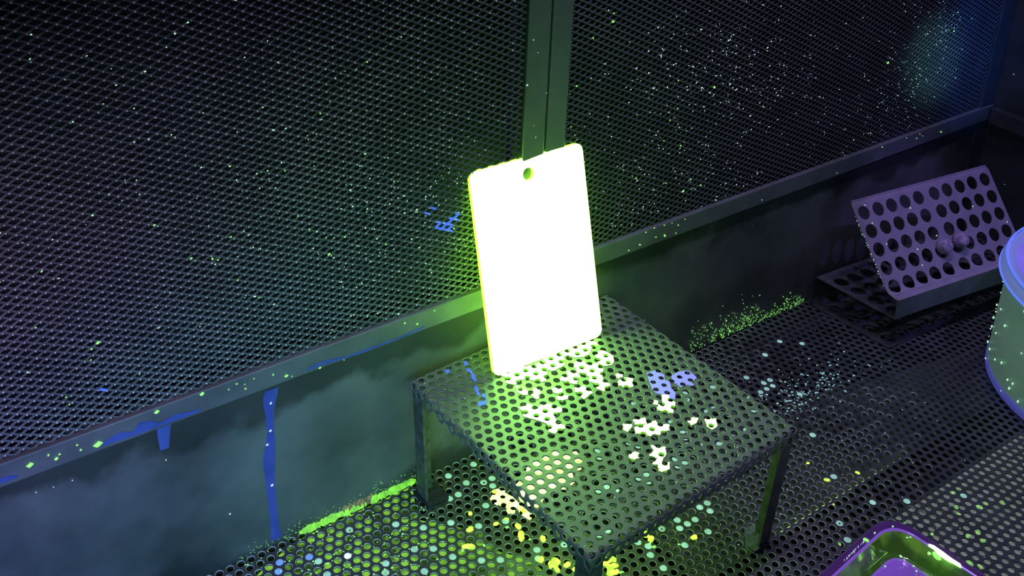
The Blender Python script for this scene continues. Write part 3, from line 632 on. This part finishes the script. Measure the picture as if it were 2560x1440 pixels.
# ================================================================ THE GLOWING PLATE
def rrect(w_, h_, r, n=8):
    pts = []
    for cx_, cy_, a0 in ((w_ - r, r, -90), (w_ - r, h_ - r, 0), (r, h_ - r, 90), (r, r, 180)):
        for k in range(n + 1):
            a = math.radians(a0 + 90 * k / n); pts.append((cx_ + r * math.cos(a), cy_ + r * math.sin(a)))
    return pts
BLp = atz(1236, 944, HT + 0.0006); BRp = atz(1506, 838, HT + 0.0006)
pw = np.linalg.norm(BRp - BLp); pe = (BRp - BLp) / pw; back = np.cross([0, 0, 1], pe); back = back / np.linalg.norm(back)
if back[1] < 0: back = -back
LEAN = math.radians(15.8); up = np.array([0, 0, 1]) * math.cos(LEAN) + back * math.sin(LEAN); nb = np.cross(up, pe); nb = nb if nb[1] > 0 else -nb
PHt = 0.191; TH = 0.004
out = rrect(pw, PHt, 0.0075)
def dense(p, st=0.006):
    o_ = []
    for a, b in zip(p, p[1:] + p[:1]):
        m_ = max(1, int(math.hypot(b[0] - a[0], b[1] - a[1]) / st)); o_ += [(a[0] + (b[0] - a[0]) * t / m_, a[1] + (b[1] - a[1]) * t / m_) for t in range(m_)]
    return o_
out = dense(out); hc = (0.0608, 0.1755); hr = 0.0058; nh = len(out)
ang_ = [math.atan2(y - hc[1], x - hc[0]) for x, y in out]
hole = [(hc[0] + hr * math.cos(a), hc[1] + hr * math.sin(a)) for a in ang_]
def PP(p, d): return tuple(BLp + pe * p[0] + up * p[1] + nb * d)
V = [PP(p, 0) for p in out] + [PP(p, 0) for p in hole] + [PP(p, TH) for p in out] + [PP(p, TH) for p in hole]
n = nh; F = []; mi = []
for i in range(n):
    j = (i + 1) % n
    F.append([i, j, n + j, n + i]); mi.append(0)
    F.append([2 * n + i, 3 * n + i, 3 * n + j, 2 * n + j]); mi.append(1)
    F.append([i, 2 * n + i, 2 * n + j, j]); mi.append(1)
    F.append([n + i, n + j, 3 * n + j, 3 * n + i]); mi.append(1)
plate = build('glowing_plate', V, F, ['plate', 'plate_back'], None, mi)
tag(plate, 'white hot glowing rounded plate with a hang hole, leaning on the post behind the table', 'plate')

# ================================================================ CHANNEL AND RACK (right back)
GA = math.radians(-7.3); gx = np.array([math.cos(GA), math.sin(GA), 0]); gy = np.array([-math.sin(GA), math.cos(GA), 0])
def sheet_with_holes(prof, width, holes, hr_, m, parent, name, origin, thick=0.0012, nseg=16, cellu=None, cut=None, gx=gx, gy=np.array([0.0, 1.0, 0.0])):
    """profile (s -> depth,height) swept along gx; holes given as (u along gx, s along profile)"""
    prof = np.array(prof, float); seg = np.r_[0, np.cumsum(np.linalg.norm(np.diff(prof, axis=0), axis=1))]; L_ = seg[-1]
    def mp(u, s):
        d = np.interp(s, seg, prof[:, 0]); h = np.interp(s, seg, prof[:, 1]); e = 1e-4
        td = np.interp(s + e, seg, prof[:, 0]) - np.interp(s - e, seg, prof[:, 0]); tz = np.interp(s + e, seg, prof[:, 1]) - np.interp(s - e, seg, prof[:, 1])
        nn = np.array([-tz, td]); nn = nn / (np.linalg.norm(nn) + 1e-12)
        return origin + gx * u + gy * d + np.array([0, 0, h]), gy * nn[0] + np.array([0, 0, nn[1]])
    us = sorted({round(h[0], 5) for h in holes}); ss = sorted({round(h[1], 5) for h in holes})
    ub = [0] + [(a + b) / 2 for a, b in zip(us, us[1:])] + [width] if us else [0, width]
    sb = ([max(0, ss[0] - (ss[1] - ss[0]) / 2)] + [(a + b) / 2 for a, b in zip(ss, ss[1:])] + [min(L_, ss[-1] + (ss[-1] - ss[-2]) / 2)]) if ss else []
    V, F = [], []
    def quadgrid(u0, u1, s0, s1, nu, ns_):
        k = len(V)
        for i in range(nu + 1):
            for j in range(ns_ + 1): V.append((u0 + (u1 - u0) * i / nu, s0 + (s1 - s0) * j / ns_))
        for i in range(nu):
            for j in range(ns_): a = k + i * (ns_ + 1) + j; F.append([a, a + ns_ + 1, a + ns_ + 2, a + 1])
    if sb:
        brk = [b for b in seg if b < sb[0] - 1e-5] + [sb[0]]
        for a, b in zip(brk, brk[1:]): quadgrid(0, width, a, b, 1, 1)
        brk = [sb[-1]] + [b for b in seg if b > sb[-1] + 1e-5]
        for a, b in zip(brk, brk[1:]): quadgrid(0, width, a, b, 1, 1)
        for i, u in enumerate(us):
            for j, s in enumerate(ss):
                u0, u1, s0, s1 = ub[i], ub[i + 1], sb[j], sb[j + 1]; k = len(V); m4 = nseg // 4
                rect = []
                cs = [(u1, s1), (u0, s1), (u0, s0), (u1, s0)]
                for q in range(4):
                    for t in range(m4): f = t / m4; rect.append((cs[q][0] * (1 - f) + cs[(q + 1) % 4][0] * f, cs[q][1] * (1 - f) + cs[(q + 1) % 4][1] * f))
                circ = [(u + hr_ * math.cos(math.radians(45) + 2 * math.pi * t / nseg), s + hr_ * math.sin(math.radians(45) + 2 * math.pi * t / nseg)) for t in range(nseg)]
                V += rect + circ
                for t in range(nseg): t2 = (t + 1) % nseg; F.append([k + t, k + nseg + t, k + nseg + t2, k + t2])
    else:
        for a, b in zip(seg, seg[1:]): quadgrid(0, width, a, b, 1, 1)
    if cut:                                    # rounded top corners
        V = [cut(u, s, L_, width) for u, s in V]
    P = np.array([mp(u, s)[0] for u, s in V])
    me = D.meshes.new(name); me.from_pydata(P.tolist(), [], F); me.materials.append(MT[m])
    o = D.objects.new(name, me); COL.objects.link(o); o.parent = parent; o.matrix_parent_inverse = Matrix.Translation(parent.location).inverted()
    w1 = o.modifiers.new('weld', 'WELD'); w1.merge_threshold = 0.00005
    s1 = o.modifiers.new('solid', 'SOLIDIFY'); s1.thickness = thick; s1.offset = 0
    return o
CO = np.array([0.9655, 0.5620, 0.0])
# dark channel: bottom flange, back web, top flange (opening to the front)
ch = thing('perforated_channel', 'dark perforated steel channel lying open side forward against the back wall', 'channel', tuple(CO))
def arc(cx_, cy_, r, a0, a1, n=6): return [(cx_ + r * math.cos(math.radians(a0 + (a1 - a0) * k / n)), cy_ + r * math.sin(math.radians(a0 + (a1 - a0) * k / n))) for k in range(n + 1)]
dp = 0.108; zt = 0.041; cgx = np.array([math.cos(math.radians(-4)), math.sin(math.radians(-4)), 0]); cgy = np.array([-0.085, 0.996, 0])
pr_ = [(0.0, 0.0012)] + arc(dp - 0.008, 0.0092, 0.008, -90, 0) + arc(dp - 0.006, zt - 0.006, 0.006, 0, 90) + [(0.0, zt)]
Lp = 0.2; hs = []
for i in range(10):
    for k in range(4): hs.append((0.016 + i * 0.0225 + (0.003 if i > 4 else 0), 0.013 + k * 0.0235))
sheet_with_holes([(0.0, 0.0012), (dp - 0.008, 0.0012)], 0.245, hs, 0.0085, 'channel', ch, 'bottom_flange', CO, gx=cgx, gy=cgy)
sheet_with_holes(arc(dp - 0.008, 0.0092, 0.008, -90, 0) + arc(dp - 0.004, zt - 0.004, 0.004, 0, 90), 0.245, [], 0, 'channel', ch, 'back_web', CO, gx=cgx, gy=cgy)
sheet_with_holes([(0.0, zt), (dp - 0.004, zt)], 0.245, hs, 0.0085, 'channel', ch, 'top_flange', CO, gx=cgx, gy=cgy)
V = []
# upright perforated rack panel with folded lip
RO = CO + np.array([0.0, 0.0005, 0.0])
rk = thing('rack_panel', 'lilac perforated rack panel leaning back on a folded lip on top of the dark channel', 'rack', (RO[0], RO[1], zt))
lipz = 0.066
prof = [(0.0, lipz - 0.0), (0.004, lipz + 0.0002), (0.010, lipz + 0.0008), (0.0145, lipz + 0.0022), (0.0185, lipz + 0.0055), (0.0235, lipz + 0.0115), (0.028, lipz + 0.0172), (0.0865, 0.1560)]
# hole positions from the photograph, on the leaning plane
gy = np.array([0.0, 1.0, 0.0])
pa = RO + gy * 0.028 + np.array([0, 0, lipz + 0.0172]); pb = RO + gy * 0.0865 + np.array([0, 0, 0.1560]); dv = (pb - pa) / np.linalg.norm(pb - pa); pn = np.cross(gx, dv)
seg0 = float(np.sum(np.linalg.norm(np.diff(np.array(prof[:7]), axis=0), axis=1)))
def skew(x, y):
    p = atplane(1960 + x / 3.6, 360 + y / 3.6, pa, pn) - pa
    return np.linalg.lstsq(np.array([gx, dv]).T, p, rcond=None)[0]
row_s = [float(skew(x, y)[1]) + seg0 for x, y in ((718, 620), (788, 783), (857, 948), (925, 1115), (1000, 1275))]
col_u = [float(skew(x, y)[0]) for x, y in ((718, 620), (845, 583), (965, 548), (1085, 513), (1205, 478), (1347, 437), (1460, 402), (1575, 370), (1685, 338), (1797, 303))]
row_s = sorted(row_s); st = (row_s[-1] - row_s[1]) / 3; row_s = [row_s[-1] - st * k for k in range(4, -1, -1)]
WR = col_u[-1] + col_u[0]; 
def cut2(u, s, L_, wd):
    r = 0.009; uu = min(u, wd - u); ds = L_ - s
    if uu < r and ds < r:
        q = np.array([r - uu, r - ds]); m_ = max(q); nq = np.linalg.norm(q)
        if nq > 1e-9: q = q * m_ / nq
        uu, ds = r - q[0], r - q[1]
    return ((uu if u <= wd / 2 else wd - uu), L_ - ds)
rp = sheet_with_holes(prof, WR, [(u, s) for u in col_u for s in row_s], 0.0083, 'rack', rk, 'panel', RO, cut=cut2, nseg=32)
V = [RO + gx * u + np.array([0, 0, z]) + gy * d for z in (zt + 0.0005, lipz + 0.0006) for u, d in ((0, -0.0006), (WR, -0.0006), (WR, 0.0006), (0, 0.0006))]
build('lip', V, [[0, 3, 2, 1], [4, 5, 6, 7], [0, 1, 5, 4], [1, 2, 6, 5], [2, 3, 7, 6], [3, 0, 4, 7]], 'trim', rk)['label'] = 'grey folded front lip'
# glowing specks along its left edge
P, S = [], []
for _ in range(34):
    f = random.random(); x = 2132 + 76 * f; y = 530 + 185 * f; p = atplane(x + random.gauss(0, 1.3), y, pa - pn * 0.0 , pn); P.append(p - gy * 0.001); S.append(random.uniform(.0003, .0007))
for x, y in ((2161, 512), (2179, 557), (2215, 609), (2274, 519), (2430, 515), (2292, 622), (2304, 662), (2257, 726), (2516, 554), (2340, 588)): P.append(atplane(x, y, pa, pn) - gy * 0.001); S.append(.0009)
specks('powder_glint_speck', P, S, 'speck', rk)
# two round fuzzy stoppers stuck in the panel
def stopper(px_, py_, lab, rx):
    c = atplane(px_, py_, pa, pn); nn = pn if pn[1] < 0 else -pn; t1 = gx; t2 = np.cross(nn, t1); V, F = [], []; n = 18; K = 7
    rings = [(0.0, 0.000), (1.0, 0.000), (1.06, 0.004), (1.0, 0.009), (0.86, 0.012), (0.55, 0.0135), (0.0, 0.0138)]
    for r, h in rings:
        for i in range(n):
            a = 2 * math.pi * i / n; w_ = 1 + 0.07 * noise.noise(Vector((math.cos(a) * 2, math.sin(a) * 2, h * 300 + px_)))
            V.append(c + (t1 * math.cos(a) + t2 * math.sin(a)) * r * rx * w_ + nn * (h + 0.0008))
    for k in range(K - 1):
        for i in range(n): j = (i + 1) % n; F.append([k * n + i, k * n + j, (k + 1) * n + j, (k + 1) * n + i])
    o = build('stopper', V, F, 'lump', None, smooth=True); tag(o, lab, 'stopper')
stopper(2352, 618, 'fuzzy round violet stopper stuck low on the rack panel, nearer the table', 0.0085)
stopper(2392, 602, 'fuzzy round violet stopper stuck low on the rack panel, nearer the bucket', 0.0085)

# ================================================================ BUCKET
BC = (1.108, 0.378)
def lathe(name, prof, m, parent, n=96, c=BC, smooth=True):
    V, F = [], []; K = len(prof)
    for r, z in prof:
        for i in range(n): a = 2 * math.pi * i / n; V.append((c[0] + r * math.cos(a), c[1] + r * math.sin(a), z))
    for k in range(K - 1):
        for i in range(n): j = (i + 1) % n; F.append([k * n + i, k * n + j, (k + 1) * n + j, (k + 1) * n + i])
    return build(name, V, F, m, parent, smooth=smooth)
bk = thing('plastic_bucket', 'round cloudy plastic bucket with a violet lit lid, cut off by the right edge', 'bucket', (*BC, 0))
lathe('body', [(0.0, 0.004), (0.122, 0.004), (0.1285, 0.012), (0.1292, 0.060), (0.1300, 0.110), (0.1305, 0.135), (0.126, 0.135), (0.124, 0.012), (0.0, 0.012)], 'bucket', bk)
lathe('base_edge', [(0.120, 0.0005), (0.127, 0.001), (0.1298, 0.005), (0.1299, 0.012), (0.1287, 0.0135)], 'bucketbase', bk)['label'] = 'violet lit rounded bottom edge'
lid = lathe('lid', [(0.1312, 0.128), (0.1388, 0.1285), (0.1386, 0.134), (0.1345, 0.142), (0.1330, 0.1445), (0.127, 0.1445), (0.122, 0.1385), (0.112, 0.138), (0.108, 0.1395), (0.0, 0.1395)], 'bucketband', bk)
lathe('lid_rim', [(0.1388, 0.1282), (0.1402, 0.1290), (0.1402, 0.1302), (0.1388, 0.1310)], 'bucketrim', lid)['label'] = 'bright blue lit lower rim'
lathe('lid_rim', [(0.1350, 0.1425), (0.1362, 0.1436), (0.1358, 0.1450), (0.1335, 0.1450)], 'bucketrim', lid)['label'] = 'bright blue lit upper rim'
lathe('lid_centre', [(0.1235, 0.1412), (0.120, 0.1395), (0.113, 0.1390), (0.108, 0.1408), (0.104, 0.1412), (0.0, 0.1412)], 'bucketlid', lid)['label'] = 'lid centre with violet light painted in'
P, S = [], []
for _ in range(42):
    a = random.uniform(math.radians(115), math.radians(205)); z = random.uniform(0.01, 0.12); P.append((BC[0] + 0.1308 * math.cos(a), BC[1] + 0.1308 * math.sin(a), z)); S.append(random.uniform(.0006, .0014))
specks('powder_glint_speck', P, S, 'speck', bk, (1, 1, 1.6))

# ================================================================ TRAY
tr = thing('plastic_tray', 'glossy violet plastic tray with a green reflecting inner wall, at the bottom edge', 'tray', (0.64, 0.30, 0))
TZ = 0.030
tcn = np.array([0.7268, 0.3900]); t1 = math.radians(6.3); t2 = math.radians(-83.2)
e1 = -np.array([math.cos(t1), math.sin(t1)]); e2 = np.array([math.cos(t2), math.sin(t2)])
def trring(off, r, z, Wd=0.20, Ht=0.26, n=10):
    """rounded parallelogram ring inset by off from the outer rim"""
    pts = []
    c0 = tcn + e1 * off + e2 * off; A_, B_ = Wd - 2 * off, Ht - 2 * off
    Q = [c0, c0 + e1 * A_, c0 + e1 * A_ + e2 * B_, c0 + e2 * B_]
    for k in range(4):
        p = Q[k]; pv = Q[k - 1]; nx = Q[(k + 1) % 4]; a = (pv - p) / np.linalg.norm(pv - p) * r; b = (nx - p) / np.linalg.norm(nx - p) * r
        for t in range(n + 1): f = t / n; pts.append((1 - f) ** 2 * (p + a) + 2 * f * (1 - f) * (p + a * 0.05 + b * 0.05) + f * f * (p + b))
    return [(*p, z) for p in pts]
def trpart(name, rings, m, parent, cap=False):
    V, F = [], []; n = len(trring(*rings[0]))
    for rg in rings: V += trring(*rg)
    for k in range(len(rings) - 1):
        for i in range(n): j = (i + 1) % n; F.append([k * n + i, k * n + j, (k + 1) * n + j, (k + 1) * n + i])
    if cap: F.append([(len(rings) - 1) * n + i for i in range(n)])
    return build(name, V, F, m, parent, smooth=not cap)
trpart('flange', [(0.010, 0.022, 0.0005), (0.006, 0.024, 0.012), (0.0, 0.027, TZ - 0.004), (0.0006, 0.027, TZ - 0.001), (0.004, 0.025, TZ + 0.0008), (0.0085, 0.023, TZ)], 'tray', tr)
trpart('lip', [(0.0085, 0.023, TZ), (0.0092, 0.023, TZ + 0.0012), (0.0103, 0.022, TZ + 0.0012), (0.0110, 0.022, TZ)], 'traylip', tr)['label'] = 'bright violet lip'
trpart('inner_wall', [(0.0110, 0.022, TZ), (0.0125, 0.021, TZ - 0.005), (0.0170, 0.018, TZ - 0.0165), (0.0190, 0.016, TZ - 0.0185), (0.0225, 0.014, TZ - 0.0185)], 'traygreen', tr)['label'] = 'green inner wall with reflections painted in'
trpart('inset', [(0.0225, 0.014, TZ - 0.0185), (0.0235, 0.014, TZ - 0.0165), (0.0260, 0.013, TZ - 0.0160)], 'traylip', tr, False)
trpart('inset_floor', [(0.0260, 0.013, TZ - 0.0160), (0.0285, 0.012, TZ - 0.0168)], 'trayin', tr, True)['label'] = 'violet raised tray floor'
# bright powder along the right lip
V, F = [], []
pts = [(2322, 1362), (2334, 1366), (2346, 1376), (2358, 1385), (2372, 1395), (2386, 1403), (2400, 1412), (2402, 1416)]
wds = [2, 5, 8, 9, 8, 6, 5, 1.5]
for (x, y), w_ in zip(pts, wds):
    c = atz(x, y, TZ + 0.0018); h = w_ / 2300 * 0.8; V += [(c[0] - h, c[1] - h * .6, TZ + 0.0008), (c[0], c[1], TZ + 0.0030), (c[0] + h, c[1] + h * .6, TZ + 0.0008)]
for i in range(len(pts) - 1):
    for j in range(2): a = i * 3 + j; F.append([a, a + 1, a + 4, a + 3])
build('powder_ridge', V, F, 'glow', tr)['label'] = 'white hot powder ridge on the lip'
for k, (x, y, r) in enumerate([(2341, 1391, 8), (2336, 1384, 4), (2323, 1384, 4), (2348, 1398, 4), (2308, 1373, 4), (2165, 1350, 5), (2252, 1391, 3), (2206, 1349, 2), (2232, 1316, 2), (2276, 1343, 2), (2268, 1344, 2), (2284, 1415, 2), (2291, 1428, 2), (2213, 1416, 2), (2187, 1332, 2)]):
    zz = TZ + 0.001 if y < 1400 and k not in (4, 6, 7) else TZ - 0.015
    blob('powder_clump', atz(x, y, zz)[:2], r / 2350, 'speckg' if r > 3 else 'speck', tr, 0.6, z0=zz, seed=200 + k)
P = [atz(2112 + 50 * f + random.gauss(0, 1.5), 1400 - 50 * f, TZ + 0.0015) for f in np.linspace(0, 1, 26)]
specks('powder_glint_speck', P, [random.uniform(.0003, .0007) for _ in P], 'speckw', tr)
